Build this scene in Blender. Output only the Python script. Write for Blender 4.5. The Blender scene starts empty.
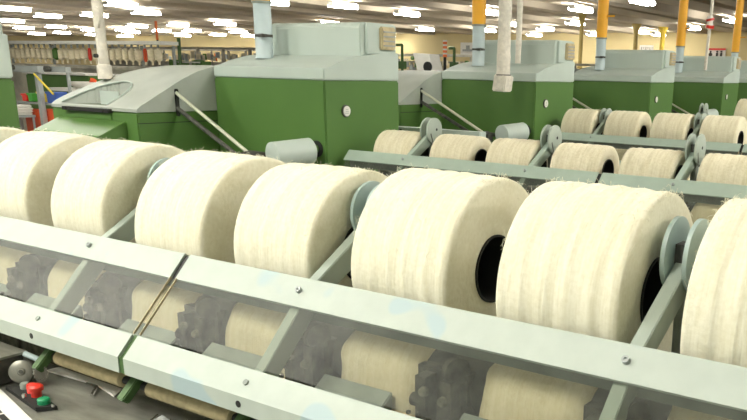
import bpy, bmesh, math, random
from mathutils import Vector, Matrix, noise
random.seed(7)
sc = bpy.context.scene
COL = sc.collection
H = 1.6          # eye height: all z values below are relative to eye level, H is added when a mesh is linked
PITCH = 1.812    # distance between neighbouring machines

# ---------------------------------------------------------------- camera
cd = bpy.data.cameras.new('camera')
cam = bpy.data.objects.new('camera', cd)
COL.objects.link(cam)
cd.sensor_width = 36.0
cd.lens = 822.18 / 747 * 36.0
cd.shift_x = (373.5 - 493.73) / 747
cd.shift_y = (329.88 - 210.0) / 747
cd.clip_end = 500
cd.clip_start = 0.02
R = ((0.8424, 0.5384, 0.0230), (0.1797, -0.2404, -0.9539), (-0.5080, 0.8077, -0.2992))
rx = Vector(R[0]).normalized(); bk = -Vector(R[2]).normalized(); up = bk.cross(rx).normalized()
m = Matrix((rx, up, bk)).transposed().to_4x4()
m.translation = (0, 0, H)
cam.matrix_world = m
sc.camera = cam

# ---------------------------------------------------------------- world, exposure
w = bpy.data.worlds.new('world'); sc.world = w; w.use_nodes = True
w.node_tree.nodes['Background'].inputs[0].default_value = (0.95, 0.98, 0.82, 1)
w.node_tree.nodes['Background'].inputs[1].default_value = 0.62
sc.view_settings.view_transform = 'Standard'
sc.view_settings.look = 'None'
sc.view_settings.gamma = 1.0
sc.view_settings.use_curve_mapping = False
sc.view_settings.exposure = 0.0
TUBE_EMIT = 60.0
AREA_W = 26.0

# ---------------------------------------------------------------- materials
def mat(name, col, rough=0.6, metal=0.0, var=0.08, vscale=8.0, bump=0.0, bscale=60.0, stretch=(1, 1, 1), spec=0.5, col2=None, blot=None):
    M = bpy.data.materials.new(name); M.use_nodes = True
    nt = M.node_tree; N = nt.nodes; L = nt.links
    b = N['Principled BSDF']
    b.inputs['Roughness'].default_value = rough
    b.inputs['Metallic'].default_value = metal
    b.inputs['Specular IOR Level'].default_value = spec
    tc = N.new('ShaderNodeTexCoord'); mp = N.new('ShaderNodeMapping')
    mp.inputs['Scale'].default_value = stretch
    L.new(tc.outputs['Object'], mp.inputs['Vector'])
    nz = N.new('ShaderNodeTexNoise'); nz.inputs['Scale'].default_value = vscale; nz.inputs['Detail'].default_value = 5
    L.new(mp.outputs[0], nz.inputs['Vector'])
    cr = N.new('ShaderNodeValToRGB')
    c2 = col2 if col2 else tuple(max(0, c * (1 - var * 2)) for c in col)
    cr.color_ramp.elements[0].position = 0.3; cr.color_ramp.elements[1].position = 0.7
    cr.color_ramp.elements[0].color = (*c2, 1); cr.color_ramp.elements[1].color = (*col, 1)
    L.new(nz.outputs['Fac'], cr.inputs['Fac'])
    out = cr.outputs['Color']
    if blot:
        n3 = N.new('ShaderNodeTexNoise'); n3.inputs['Scale'].default_value = blot[1]; n3.inputs['Detail'].default_value = 1
        L.new(tc.outputs['Object'], n3.inputs['Vector'])
        r3 = N.new('ShaderNodeValToRGB'); r3.color_ramp.elements[0].position = blot[2]; r3.color_ramp.elements[1].position = blot[2] + 0.04
        L.new(n3.outputs['Fac'], r3.inputs['Fac'])
        mx = N.new('ShaderNodeMix'); mx.data_type = 'RGBA'
        L.new(r3.outputs['Color'], mx.inputs[0]); L.new(out, mx.inputs[6]); mx.inputs[7].default_value = (*blot[0], 1)
        out = mx.outputs[2]
    L.new(out, b.inputs['Base Color'])
    if bump:
        n2 = N.new('ShaderNodeTexNoise'); n2.inputs['Scale'].default_value = bscale; n2.inputs['Detail'].default_value = 4
        L.new(mp.outputs[0], n2.inputs['Vector'])
        bp = N.new('ShaderNodeBump'); bp.inputs['Strength'].default_value = bump; bp.inputs['Distance'].default_value = 0.004
        L.new(n2.outputs['Fac'], bp.inputs['Height']); L.new(bp.outputs[0], b.inputs['Normal'])
    return M

def emis(name, col, s):
    M = bpy.data.materials.new(name); M.use_nodes = True
    b = M.node_tree.nodes['Principled BSDF']
    b.inputs['Base Color'].default_value = (*col, 1)
    b.inputs['Emission Color'].default_value = (*col, 1); b.inputs['Emission Strength'].default_value = s
    return M

M = {}
M['rail'] = mat('pale_grey_green_enamel', (0.45, 0.51, 0.455), 0.6, var=0.04, vscale=25, blot=((0.36, 0.46, 0.475), 9.0, 0.62))
M['rail_far'] = mat('grey_green_enamel', (0.36, 0.45, 0.38), 0.45, var=0.05, vscale=20)
M['arm'] = mat('arm_enamel', (0.38, 0.44, 0.38), 0.6, var=0.05, vscale=20)
M['disc'] = mat('disc_enamel', (0.38, 0.48, 0.46), 0.4, var=0.04, vscale=20)
M['green'] = mat('green_enamel', (0.085, 0.18, 0.042), 0.5, var=0.06, vscale=3, spec=0.3)
M['green_dark'] = mat('dark_green_enamel', (0.06, 0.13, 0.035), 0.6, var=0.1, vscale=14)
M['grey'] = mat('pale_blue_grey_enamel', (0.50, 0.58, 0.53), 0.5, var=0.05, vscale=4)
M['hood'] = mat('silver_grey_hood', (0.42, 0.46, 0.41), 0.6, var=0.09, vscale=6)
M['black'] = mat('black_rubber', (0.012, 0.013, 0.012), 0.6, var=0.1)
M['dark'] = mat('oily_dark_metal', (0.10, 0.10, 0.085), 0.55, metal=0.3, var=0.3, vscale=30, bump=0.5)
M['linty'] = mat('lint_covered_metal', (0.24, 0.23, 0.17), 0.9, var=0.4, vscale=40, bump=0.3, bscale=200)
M['drum'] = mat('grey_drum_paint', (0.27, 0.31, 0.27), 0.5, var=0.15, vscale=20)
M['steel'] = mat('worn_brushed_steel', (0.34, 0.34, 0.29), 0.42, metal=0.6, var=0.25, vscale=9, bump=0.1, stretch=(1, 4, 1))
M['dark2'] = mat('oily_fibrous_mechanism', (0.085, 0.08, 0.06), 0.8, var=0.45, vscale=45, bump=0.25, bscale=200)
M['rod'] = mat('polished_pale_rod', (0.62, 0.64, 0.50), 0.3, metal=0.3, var=0.05)
M['chrome'] = mat('chrome', (0.85, 0.85, 0.85), 0.15, metal=1.0, var=0.02)
M['cotton'] = mat('cotton_wrap', (0.82, 0.77, 0.67), 0.95, var=0.12, vscale=40, bump=1.0, bscale=70)
M['yellow'] = mat('yellow_orange_pipe', (0.86, 0.42, 0.02), 0.45, var=0.04)
M['sleeve'] = mat('pale_blue_sleeve', (0.50, 0.60, 0.62), 0.5, var=0.06, vscale=12)
M['beige'] = mat('beige_filter', (0.62, 0.52, 0.32), 0.8, var=0.12, vscale=30)
M['cream'] = mat('cream_roller_cloth', (0.50, 0.42, 0.24), 0.8, var=0.15, vscale=60, bump=0.4)
M['white'] = mat('white_paint', (0.80, 0.79, 0.74), 0.5, var=0.04)
M['paper'] = mat('white_paper', (0.82, 0.80, 0.74), 0.8, var=0.03)
M['red'] = mat('red_plastic', (0.70, 0.035, 0.02), 0.35, var=0.05)
M['redbox'] = mat('red_orange_crate', (0.75, 0.10, 0.03), 0.5, var=0.08)
M['btn_green'] = mat('green_button_plastic', (0.01, 0.30, 0.12), 0.35, var=0.05)
M['blue'] = mat('blue_crate', (0.05, 0.12, 0.45), 0.5)
M['ylw'] = mat('yellow_crate', (0.85, 0.65, 0.08), 0.5)
M['grn2'] = mat('bright_green_crate', (0.08, 0.38, 0.06), 0.5)
M['stand'] = mat('grey_steel_stand', (0.38, 0.41, 0.40), 0.5, metal=0.2)
M['wall'] = mat('yellowed_cream_wall', (0.74, 0.62, 0.33), 0.85, var=0.05, vscale=0.4)
M['ceil'] = mat('grey_brown_ceiling', (0.60, 0.52, 0.40), 0.8, var=0.16, vscale=0.5, stretch=(1, 0.2, 1))
M['floor'] = mat('factory_floor', (0.30, 0.29, 0.25), 0.6, var=0.15, vscale=1.2)
M['column'] = mat('olive_yellow_column_paint', (0.42, 0.31, 0.09), 0.6)
M['column_y'] = mat('yellow_column_paint', (0.72, 0.50, 0.05), 0.6)
M['distant'] = mat('pale_linty_machine', (0.66, 0.62, 0.52), 0.8, var=0.3, vscale=2.5)
M['orange'] = mat('orange_signal_glass', (0.9, 0.20, 0.04), 0.4)
M['tube'] = emis('fluorescent_tube_light', (1.0, 0.97, 0.90), TUBE_EMIT)
M['bobbin'] = mat('far_bobbin_yarn', (0.78, 0.70, 0.52), 0.9, var=0.1, vscale=20)

# yarn: fine windings running round the package axis (X)
def yarn(name, col, dark, sx=260.0, bump=0.55):
    Mt = bpy.data.materials.new(name); Mt.use_nodes = True
    nt = Mt.node_tree; N = nt.nodes; L = nt.links; b = N['Principled BSDF']
    b.inputs['Roughness'].default_value = 0.95; b.inputs['Specular IOR Level'].default_value = 0.1
    b.inputs['Sheen Weight'].default_value = 0.15
    tc = N.new('ShaderNodeTexCoord')
    mp = N.new('ShaderNodeMapping'); mp.inputs['Scale'].default_value = (sx, 14, 14); L.new(tc.outputs['Object'], mp.inputs[0])
    n1 = N.new('ShaderNodeTexNoise'); n1.inputs['Scale'].default_value = 1.0; n1.inputs['Detail'].default_value = 3; L.new(mp.outputs[0], n1.inputs[0])
    n2 = N.new('ShaderNodeTexNoise'); n2.inputs['Scale'].default_value = 130; n2.inputs['Detail'].default_value = 5; L.new(tc.outputs['Object'], n2.inputs[0])
    mp3 = N.new('ShaderNodeMapping'); mp3.inputs['Scale'].default_value = (60, 5, 5); L.new(tc.outputs['Object'], mp3.inputs[0])
    n3 = N.new('ShaderNodeTexNoise'); n3.inputs['Scale'].default_value = 1.0; L.new(mp3.outputs[0], n3.inputs[0])
    ad = N.new('ShaderNodeMath'); ad.operation = 'ADD'; L.new(n1.outputs['Fac'], ad.inputs[0]); L.new(n2.outputs['Fac'], ad.inputs[1])
    ad2 = N.new('ShaderNodeMath'); ad2.operation = 'ADD'; L.new(ad.outputs[0], ad2.inputs[0]); L.new(n3.outputs['Fac'], ad2.inputs[1])
    cr = N.new('ShaderNodeValToRGB'); cr.color_ramp.elements[0].position = 1.15 / 3; cr.color_ramp.elements[1].position = 1.75 / 3
    dv = N.new('ShaderNodeMath'); dv.operation = 'DIVIDE'; dv.inputs[1].default_value = 3; L.new(ad2.outputs[0], dv.inputs[0])
    cr.color_ramp.elements[0].color = (*dark, 1); cr.color_ramp.elements[1].color = (*col, 1)
    L.new(dv.outputs[0], cr.inputs['Fac']); L.new(cr.outputs['Color'], b.inputs['Base Color'])
    bp = N.new('ShaderNodeBump'); bp.inputs['Strength'].default_value = bump; bp.inputs['Distance'].default_value = 0.002
    L.new(ad.outputs[0], bp.inputs['Height']); L.new(bp.outputs[0], b.inputs['Normal'])
    return Mt
M['yarn'] = yarn('cream_roving', (0.81, 0.785, 0.63), (0.70, 0.665, 0.49))
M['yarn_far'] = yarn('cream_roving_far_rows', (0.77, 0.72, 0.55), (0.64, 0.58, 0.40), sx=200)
M['sheet'] = yarn('cream_roving_sheet', (0.84, 0.74, 0.52), (0.74, 0.63, 0.42))

# smoky clear plastic cover, slightly dusty
def cover_mat():
    Mt = bpy.data.materials.new('dusty_clear_acrylic'); Mt.use_nodes = True
    nt = Mt.node_tree; N = nt.nodes; L = nt.links
    for n in list(N):
        if n.type != 'OUTPUT_MATERIAL': N.remove(n)
    out = [n for n in N if n.type == 'OUTPUT_MATERIAL'][0]
    tr = N.new('ShaderNodeBsdfTransparent'); tr.inputs[0].default_value = (0.86, 0.87, 0.84, 1)
    gl = N.new('ShaderNodeBsdfGlossy'); gl.inputs['Roughness'].default_value = 0.35
    df = N.new('ShaderNodeBsdfDiffuse'); df.inputs[0].default_value = (0.55, 0.57, 0.52, 1)
    lw = N.new('ShaderNodeLayerWeight'); lw.inputs[0].default_value = 0.5; fr = N.new('ShaderNodeMath'); fr.operation = 'POWER'; fr.inputs[1].default_value = 3.0; L.new(lw.outputs['Facing'], fr.inputs[0])
    m1 = N.new('ShaderNodeMixShader'); m2 = N.new('ShaderNodeMixShader')
    tc = N.new('ShaderNodeTexCoord'); nz = N.new('ShaderNodeTexNoise'); nz.inputs['Scale'].default_value = 18; nz.inputs['Detail'].default_value = 6
    L.new(tc.outputs['Object'], nz.inputs[0])
    mr = N.new('ShaderNodeMapRange'); mr.inputs[1].default_value = 0.3; mr.inputs[2].default_value = 0.75; mr.inputs[3].default_value = 0.025; mr.inputs[4].default_value = 0.085
    L.new(nz.outputs['Fac'], mr.inputs[0])
    L.new(mr.outputs[0], m1.inputs[0]); L.new(tr.outputs[0], m1.inputs[1]); L.new(df.outputs[0], m1.inputs[2])
    mf = N.new('ShaderNodeMath'); mf.operation = 'MULTIPLY'; mf.inputs[1].default_value = 0.22; L.new(fr.outputs[0], mf.inputs[0]); L.new(mf.outputs[0], m2.inputs[0]); L.new(m1.outputs[0], m2.inputs[1]); L.new(gl.outputs[0], m2.inputs[2])
    L.new(m2.outputs[0], out.inputs[0])
    return Mt
M['cover'] = cover_mat()

# ---------------------------------------------------------------- mesh helpers
class MB:
    def __init__(s): s.bm = bmesh.new()
    def box(s, x0, x1, y0, y1, z0, z1):
        v = [s.bm.verts.new(p) for p in ((x0, y0, z0), (x1, y0, z0), (x1, y1, z0), (x0, y1, z0), (x0, y0, z1), (x1, y0, z1), (x1, y1, z1), (x0, y1, z1))]
        for f in ((3, 2, 1, 0), (4, 5, 6, 7), (0, 1, 5, 4), (1, 2, 6, 5), (2, 3, 7, 6), (3, 0, 4, 7)): s.bm.faces.new([v[i] for i in f])
        return s
    def prism(s, prof, x0, x1, axis='X'):
        P = (lambda a, b, t: (t, a, b)) if axis == 'X' else ((lambda a, b, t: (a, t, b)) if axis == 'Y' else (lambda a, b, t: (a, b, t)))
        A = [s.bm.verts.new(P(a, b, x0)) for a, b in prof]; B = [s.bm.verts.new(P(a, b, x1)) for a, b in prof]
        n = len(prof); s.bm.faces.new(A[::-1]); s.bm.faces.new(B)
        for i in range(n): s.bm.faces.new((A[i], A[(i + 1) % n], B[(i + 1) % n], B[i]))
        return s
    def lathe(s, c, d, prof, seg=32, cap=True, wob=None):
        c = Vector(c); d = Vector(d).normalized()
        u = d.cross(Vector((0, 0, 1)) if abs(d.z) < 0.9 else Vector((1, 0, 0))).normalized(); v = d.cross(u)
        rings = []
        for k, (t, r) in enumerate(prof):
            ring = []
            for i in range(seg):
                a = 2 * math.pi * i / seg; rr = r * (1 + (wob(t, a) if wob else 0))
                ring.append(s.bm.verts.new(c + d * t + (u * math.cos(a) + v * math.sin(a)) * rr))
            rings.append(ring)
        for A, B in zip(rings, rings[1:]):
            for i in range(seg): s.bm.faces.new((A[i], A[(i + 1) % seg], B[(i + 1) % seg], B[i]))
        if cap: s.bm.faces.new(rings[0][::-1]); s.bm.faces.new(rings[-1])
        return s
    def cyl(s, p0, p1, r, r1=None, seg=16):
        p0 = Vector(p0); p1 = Vector(p1); l = (p1 - p0).length
        return s.lathe(p0, p1 - p0, [(0, r), (l, r if r1 is None else r1)], seg)
    def tube(s, pts, r, seg=8):
        for a, b in zip(pts, pts[1:]): s.cyl(a, b, r, seg=seg)
        return s
    def bar(s, p0, p1, wdt, h, xdir=(1, 0, 0)):
        p0 = Vector(p0); p1 = Vector(p1); d = (p1 - p0).normalized(); x = Vector(xdir).normalized() * wdt / 2; n = Vector(xdir).cross(d).normalized() * h / 2
        v = [s.bm.verts.new(p) for p in (p0 - x - n, p0 + x - n, p0 + x + n, p0 - x + n, p1 - x - n, p1 + x - n, p1 + x + n, p1 - x + n)]
        for f in ((3, 2, 1, 0), (4, 5, 6, 7), (0, 1, 5, 4), (1, 2, 6, 5), (2, 3, 7, 6), (3, 0, 4, 7)): s.bm.faces.new([v[i] for i in f])
        return s
    def build(s, name, m, parent=None, smooth=False, bevel=0.0, loc=None):
        bm = s.bm
        if bevel: bmesh.ops.bevel(bm, geom=list(bm.edges), offset=bevel, segments=2, affect='EDGES', clamp_overlap=True)
        bmesh.ops.recalc_face_normals(bm, faces=bm.faces)
        off = Vector((0, 0, H))
        base = Vector(loc) + off if loc is not None else Vector((0, 0, 0))
        wl = base.copy()
        if parent is not None: wl = parent['_w'] if '_w' in parent else (0, 0, 0); wl = Vector(wl); base = Vector((0, 0, 0))
        bmesh.ops.translate(bm, verts=bm.verts, vec=off - wl)
        me = bpy.data.meshes.new(name); bm.to_mesh(me); bm.free()
        if smooth:
            for p in me.polygons: p.use_smooth = True
            try: me.set_sharp_from_angle(angle=math.radians(40))
            except Exception: pass
        me.materials.append(m)
        o = bpy.data.objects.new(name, me); COL.objects.link(o)
        if parent is not None: o.parent = parent; o['_w'] = tuple(wl)
        else: o.location = base; o['_w'] = tuple(wl)
        return o

def tag(o, label=None, cat=None, group=None, kind=None):
    if label: o['label'] = label
    if cat: o['category'] = cat
    if group: o['group'] = group
    if kind: o['kind'] = kind
    return o
def empty(name, loc, label, cat, group=None):
    o = bpy.data.objects.new(name, None); COL.objects.link(o); o.location = Vector(loc) + Vector((0, 0, H)); o['_w'] = tuple(o.location)
    o.empty_display_size = 0.1
    return tag(o, label, cat, group)
def kids(o): return [c for c in bpy.data.objects if c.parent == o]
def copy_tree(o, parent=None, skip=()):
    ch = kids(o); c = o.copy(); COL.objects.link(c); c.parent = parent
    for k in ch:
        if k.name.split('.')[0] not in skip: copy_tree(k, c, skip)
    return c

# ---------------------------------------------------------------- the setting
fl = MB(); fl.box(-102, 14, -8, 51.2, -H - 0.1, -H); tag(fl.build('floor', M['floor']), kind='structure')
wb = MB(); wb.box(-102, 14, 51.0, 51.3, -H, 2.9); tag(wb.build('wall_back', M['wall']), kind='structure')
wl_ = MB(); wl_.box(-102.3, -102, -8, 51.3, -H, 2.9); tag(wl_.build('wall_left', M['wall']), kind='structure')
# ribbed ceiling: beams run along Y, one bay every 4.08 m
cb = MB(); prof = []; x = -103.4 + 4.08 * 0 ; P4 = 4.08
xs = -11.6 - P4 / 2 - P4 * 22
x = xs
while x < 14:
    prof += [(x - 0.35, 2.46), (x + 0.35, 2.46), (x + 0.55, 2.85), (x + P4 / 2 - 0.75, 2.85), (x + P4 / 2 - 0.7, 2.56), (x + P4 / 2 + 0.7, 2.56), (x + P4 / 2 + 0.75, 2.85), (x + P4 - 0.55, 2.85)]
    x += P4
pr2 = prof + [(prof[-1][0], 3.1), (prof[0][0], 3.1)]
cb.prism(pr2, -2.0, 51.2, 'Y')
tag(cb.build('ceiling', M['ceil']), kind='structure')

# ---------------------------------------------------------------- fluorescent lights
def ceil_z(x):
    q = (x - xs) % P4
    if q < 0.35 or q > P4 - 0.35: return 2.46
    if q < 0.55: return 2.46 + 0.39 * (q - 0.35) / 0.2
    if q > P4 - 0.55: return 2.46 + 0.39 * (P4 - 0.35 - q) / 0.2
    return 2.56 if abs(q - P4 / 2) < 0.72 else 2.85
def light(x, y, label, L=1.45, area=False):
    t = empty('fluorescent_light', (x, y, 2.45), label, 'ceiling light', 'fluorescent ceiling lights')
    b = MB(); b.prism([(x - 0.17, 2.455), (x + 0.17, 2.455), (x + 0.09, 2.41), (x - 0.09, 2.41)], y - L / 2, y + L / 2, 'Y'); b.build('housing', M['white'], t)
    for yy in (y - L / 3, y + L / 3):
        h = MB(); h.cyl((x, yy, 2.45), (x, yy, max(2.458, ceil_z(x))), 0.008, seg=6); h.build('hanger', M['white'], t)
    for dx in (-0.11, 0.11):
        c = MB(); c.cyl((x + dx, y - L / 2 + 0.03, 2.34), (x + dx, y + L / 2 - 0.03, 2.34), 0.075, seg=10); c.build('tube', M['tube'], t, True)  # tubes made thicker than life, their shape standing in for bloom
    for yy in (y - L / 2, y + L / 2 - 0.04):
        e = MB(); e.box(x - 0.15, x + 0.15, yy, yy + 0.04, 2.31, 2.41); e.build('end_bracket', M['white'], t)
    if area:
        ld = bpy.data.lights.new('tube_light', 'AREA'); ld.shape = 'RECTANGLE'; ld.size = 0.3; ld.size_y = L; ld.energy = AREA_W * (0.62 if y < 0 else 1.25); ld.color = (0.97, 1.0, 0.87)
        lo = bpy.data.objects.new('tube_light', ld); COL.objects.link(lo); lo.location = (0, 0, 2.26 - 2.45); lo.parent = t
LIGHTS = [
 (-42.2, 23.2, 'nearest fluorescent light at the top left corner of the photo'),
 (-46.3, 27.2, 'long fluorescent light left of the cotton-wrapped pole, highest one between corner and pole'),
 (-42.2, 27.3, 'fluorescent light directly behind the cotton-wrapped pole, near its top'),
 (-33.4, 22.9, 'fluorescent light just right of the cotton-wrapped pole at the top edge'),
 (-54.9, 29.9, 'fluorescent light second down the left edge row'),
 (-65.0, 36.2, 'fluorescent light third down the left edge row'),
 (-77.2, 44.1, 'fluorescent light fourth down the left edge row, low by the hanging bobbins'),
 (-90.5, 47.6, 'lowest and farthest fluorescent light above the hanging bobbins at left'),
 (-59.8, 35.6, 'fluorescent light halfway down the second row from the left'),
 (-71.1, 42.8, 'fluorescent light low in the second row from the left'),
 (-61.4, 39.3, 'fluorescent light behind the cotton-wrapped pole, middle of three'),
 (-71.9, 46.2, 'fluorescent light behind the cotton-wrapped pole, lowest of three'),
 (-57.8, 39.7, 'fluorescent light right of the pole, low beside the dark duct end'),
 (-37.2, 26.8, 'long fluorescent light above and left of the orange signal rod'),
 (-50.8, 35.8, 'fluorescent light between cotton-wrapped pole and orange signal rod, upper'),
 (-60.7, 42.2, 'fluorescent light between cotton-wrapped pole and orange signal rod, lower'),
 (-46.1, 35.4, 'fluorescent light right of the orange signal rod tip'),
 (-55.7, 41.3, 'fluorescent light directly behind the orange signal rod'),
 (-71.4, 49.0, 'faintest low fluorescent light beside the orange signal rod'),
 (-52.7, 41.6, 'fluorescent light over the thin dark green post'),
 (-62.0, 48.0, 'lowest fluorescent light right over the thin dark green post'),
 (-41.4, 35.1, 'fluorescent light standing alone left of the first blue-grey sleeve'),
 (-56.5, 47.1, 'fluorescent light low over the cream wall left of the first sleeve'),
 (-49.7, 43.3, 'fluorescent light half way to the first sleeve above the cream wall'),
 (-54.9, 48.9, 'fluorescent light touching the left side of the first blue-grey sleeve'),
 (-23.8, 26.1, 'large fluorescent light at the top edge above the first machine'),
 (-33.5, 35.5, 'fluorescent light peeping over the grey top box of the first machine'),
 (-25.4, 23.9, 'fluorescent light at the top edge right beside the first yellow pipe'),
 (-24.0, 30.4, 'bright fluorescent light upper middle, between first and second yellow pipes'),
 (-31.9, 42.1, 'small fluorescent light above the slanted grey panel'),
 (-40.9, 49.6, 'small fluorescent light beside the beige filter of the first machine'),
 (-19.9, 30.5, 'fluorescent light directly right of the second yellow pipe'),
 (-28.4, 43.6, 'fluorescent light low behind the second yellow pipe'),
 (-23.4, 38.1, 'fluorescent light between thick and thin cotton-wrapped hanging tubes'),
 (-23.7, 42.3, 'fluorescent light right of the thin cotton-wrapped tube, upper'),
 (-28.2, 48.9, 'fluorescent light right of the thin cotton-wrapped tube, lower'),
 (-15.3, 30.0, 'brightest fluorescent light on the right, over the olive column'),
 (-19.6, 37.9, 'fluorescent light crossing the top of the olive column'),
 (-23.8, 48.6, 'small fluorescent light left of the third yellow pipe'),
 (-11.7, 27.4, 'fluorescent light at the top edge between third and fourth yellow pipes'),
 (-19.6, 46.1, 'fluorescent light behind the slim olive column, left of two'),
 (-19.7, 48.9, 'fluorescent light between two slim columns, right of two'),
 (-15.4, 42.7, 'fluorescent light just right of the fourth yellow pipe'),
 (-11.7, 37.2, 'fluorescent light behind the fifth yellow pipe at the right edge'),
]
for x, y, lb in LIGHTS: light(x, min(y, 49.5), lb)
OVER = ['overhead fluorescent light left of the camera, nearest to the front wall side', 'overhead fluorescent light almost above the front row packages', 'overhead fluorescent light directly behind the camera',
        'overhead fluorescent light left of the nearest full headstock', 'overhead fluorescent light above the right part of the second row', 'overhead fluorescent light far left above the fourth headstock level',
        'overhead fluorescent light above the right part of the fourth row', 'added unseen fill light at the far right between third and fourth rows', 'overhead fluorescent light over the rack of hanging bobbins',
        'overhead fluorescent light over the farther green machine tops', 'overhead fluorescent light beyond the last creel row at right', 'added unseen fill light at the far right beside the second row']
for i, (x, y) in enumerate([(-5.6, -1.0), (-3.4, -0.6), (-1.3, -1.2), (-8.5, 3.5), (1.5, 4.5), (-7.5, 9), (1.5, 8.5), (5.2, 6.5), (-15.6, 10), (-11.6, 16), (2, 13), (4.8, 3.6)]):  # unseen lamps; far-right pair added, some shifted, to brighten faces turned right
    light(x, y, OVER[i], area=True)

# ---------------------------------------------------------------- columns, posts and signs in the far hall
def column(x, y, r, m, label):
    b = MB(); b.lathe((x, y, -H), (0, 0, 1), [(0, r * 1.3), (1.9, r * 1.3), (1.95, r * 1.0), (3.5, r), (3.85, r * 1.5), (4.05, r * 2.4)], 16)
    tag(b.build('column', m, smooth=True, loc=(x, y, -H)), label, 'column', 'columns of the hall')
column(-17.0, 33.5, 0.085, M['column'], 'olive-yellow hall column with flared top left of the third yellow pipe')
column(-17.55, 40.6, 0.11, M['column'], 'slim olive column rising behind the third machine box')
column(-17.25, 43.4, 0.12, M['column_y'], 'bright yellow column next to the fourth pipe')
column(-18.35, 38.5, 0.08, M['column'], 'brownish column half hidden right behind the third yellow pipe')
def wallbox(name, x0, x1, z0, z1, m, lb, cat, y=50.95):
    t = empty(name, ((x0 + x1) / 2, y, z0), lb, cat)
    b = MB(); b.box(x0, x1, y - 0.04, y + 0.03, z0, z1); b.build('board', m, t); return t
t = wallbox('warning_sign', -17.4, -16.2, 1.15, 1.65, M['white'], 'white warning sign with red header and black figures on far wall', 'sign')
b = MB(); b.box(-17.4, -16.2, 50.85, 50.91, 1.55, 1.66); b.build('header', M['red'], t)
b = MB(); b.cyl((-17.1, 50.9, 1.30), (-17.1, 50.86, 1.30), 0.11); b.cyl((-17.1, 50.9, 1.46), (-17.1, 50.86, 1.46), 0.06)
for xx in (-16.7, -16.45): b.box(xx - 0.06, xx + 0.06, 50.86, 50.9, 1.19, 1.40); b.cyl((xx, 50.9, 1.47), (xx, 50.86, 1.47), 0.06)
b.build('figures', M['black'], t)
t = wallbox('notice_board', -21.7, -20.8, 1.47, 1.82, M['white'], 'pale notice board on the far wall beside the bright yellow column', 'sign')
b = MB()
for i in range(6): b.box(-21.6 + i * 0.14, -21.52 + i * 0.14, 50.88, 50.92, 1.55 + 0.05 * (i % 2), 1.72)
b.build('lines', M['distant'], t)
t = wallbox('exit_sign', -27.7, -26.9, 1.15, 1.85, M['white'], 'green and white exit sign right of the second machine box', 'sign')
b = MB(); b.box(-27.68, -27.05, 50.86, 50.92, 1.42, 1.75); b.build('green_panel', M['grn2'], t)
t = wallbox('poster', -35.4, -34.2, 1.15, 1.95, M['white'], 'white poster with grey drawing on far wall by second yellow pipe', 'poster')
b = MB(); b.box(-35.2, -34.4, 50.88, 50.92, 1.35, 1.5); b.box(-34.9, -34.6, 50.88, 50.92, 1.5, 1.75); b.build('drawing', M['stand'], t)

# far machines: long linty frames
def far_frame(x0, x1, y, z0, z1, lb, seed):
    rnd = random.Random(seed)
    t = empty('distant_spinning_frame', ((x0 + x1) / 2, y, -H), lb, 'machine')
    b = MB(); b.box(x0, x1, y, y + 0.8, -H, z0); b.build('bed', M['distant'], t)
    b = MB(); b.box(x0, x1, y + 0.1, y + 0.5, z1, z1 + 0.06)
    x = x0
    while x < x1: b.box(x, x + 0.06, y + 0.2, y + 0.3, z0, z1); x += 1.3
    b.build('creel_rack', M['distant'], t)
    for nm, mm, n in (('bobbin_row', M['bobbin'], 0.7), ('coloured_bobbins', M['orange'], 0.07), ('grey_fittings', M['stand'], 0.35), ('green_fittings', M['green'], 0.12)):
        b = MB(); x = x0 + 0.1
        while x < x1:
            if rnd.random() < n:
                h = z1 - z0; a = z0 + rnd.uniform(0, 0.35) * h; c = a + rnd.uniform(0.3, 0.6) * h
                yy = y + rnd.uniform(-0.05, 0.1); b.cyl((x, yy, a), (x, yy, c), rnd.uniform(0.05, 0.09), seg=6)
            x += 0.22
        o = b.build(nm, mm, t); o['kind'] = 'stuff'
far_frame(-30, -20.5, 19.5, 0.10, 0.52, 'long pale linty frame in the far hall behind the dark green post', 1)
far_frame(-46, -30, 30, 0.1, 0.72, 'farther pale linty frame along the cream wall at left', 2)
far_frame(-20.5, -12.5, 18.5, 0.0, 0.36, 'linty frame with spindles behind the slanted grey panel', 3)
far_frame(-19, -9, 24, -0.1, 0.25, 'linty frame far back at the foot of the olive column', 4)

# rack of hanging roving bobbins at the left
t = empty('bobbin_rack', (-16.3, 10.3, -H), 'long rack holding a row of hanging bobbins at far left', 'rack')
b = MB(); b.box(-19.4, -13.7, 10.1, 10.5, 0.34, 0.40); b.build('top_rail', M['white'], t)
b = MB(); b.box(-19.4, -13.7, 9.9, 10.9, -0.12, -0.06); b.build('shelf', M['distant'], t)
b = MB(); b.box(-19.4, -13.7, 10.0, 10.9, -H, -0.12); b.build('lower_body', M['distant'], t)
for x in (-19.3, -17.7, -16.1, -14.7, -13.75):
    b = MB(); b.box(x - 0.02, x + 0.02, 10.4, 10.44, -0.06, 0.33); b.build('post', M['stand'], t)
def hang_bobbin(x, y, m, lb, r=0.07):
    t = empty('hanging_bobbin', (x, y, -0.02), lb, 'bobbin', 'hanging bobbins on the left rack')
    b = MB(); b.lathe((x, y, 0.03), (0, 0, 1), [(0, 0.02), (0.04, r), (0.2, r), (0.24, 0.02)], 10); b.build('yarn_body', m, t, True)
    b = MB(); b.cyl((x, y, -0.03), (x, y, 0.03), 0.02, seg=8); b.build('spindle', M['bobbin'], t); b = MB(); b.cyl((x, y, 0.27), (x, y, 0.34), 0.02, seg=8); b.build('hanger', M['stand'], t)
    return t
proto = None; rnd = random.Random(3)
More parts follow.
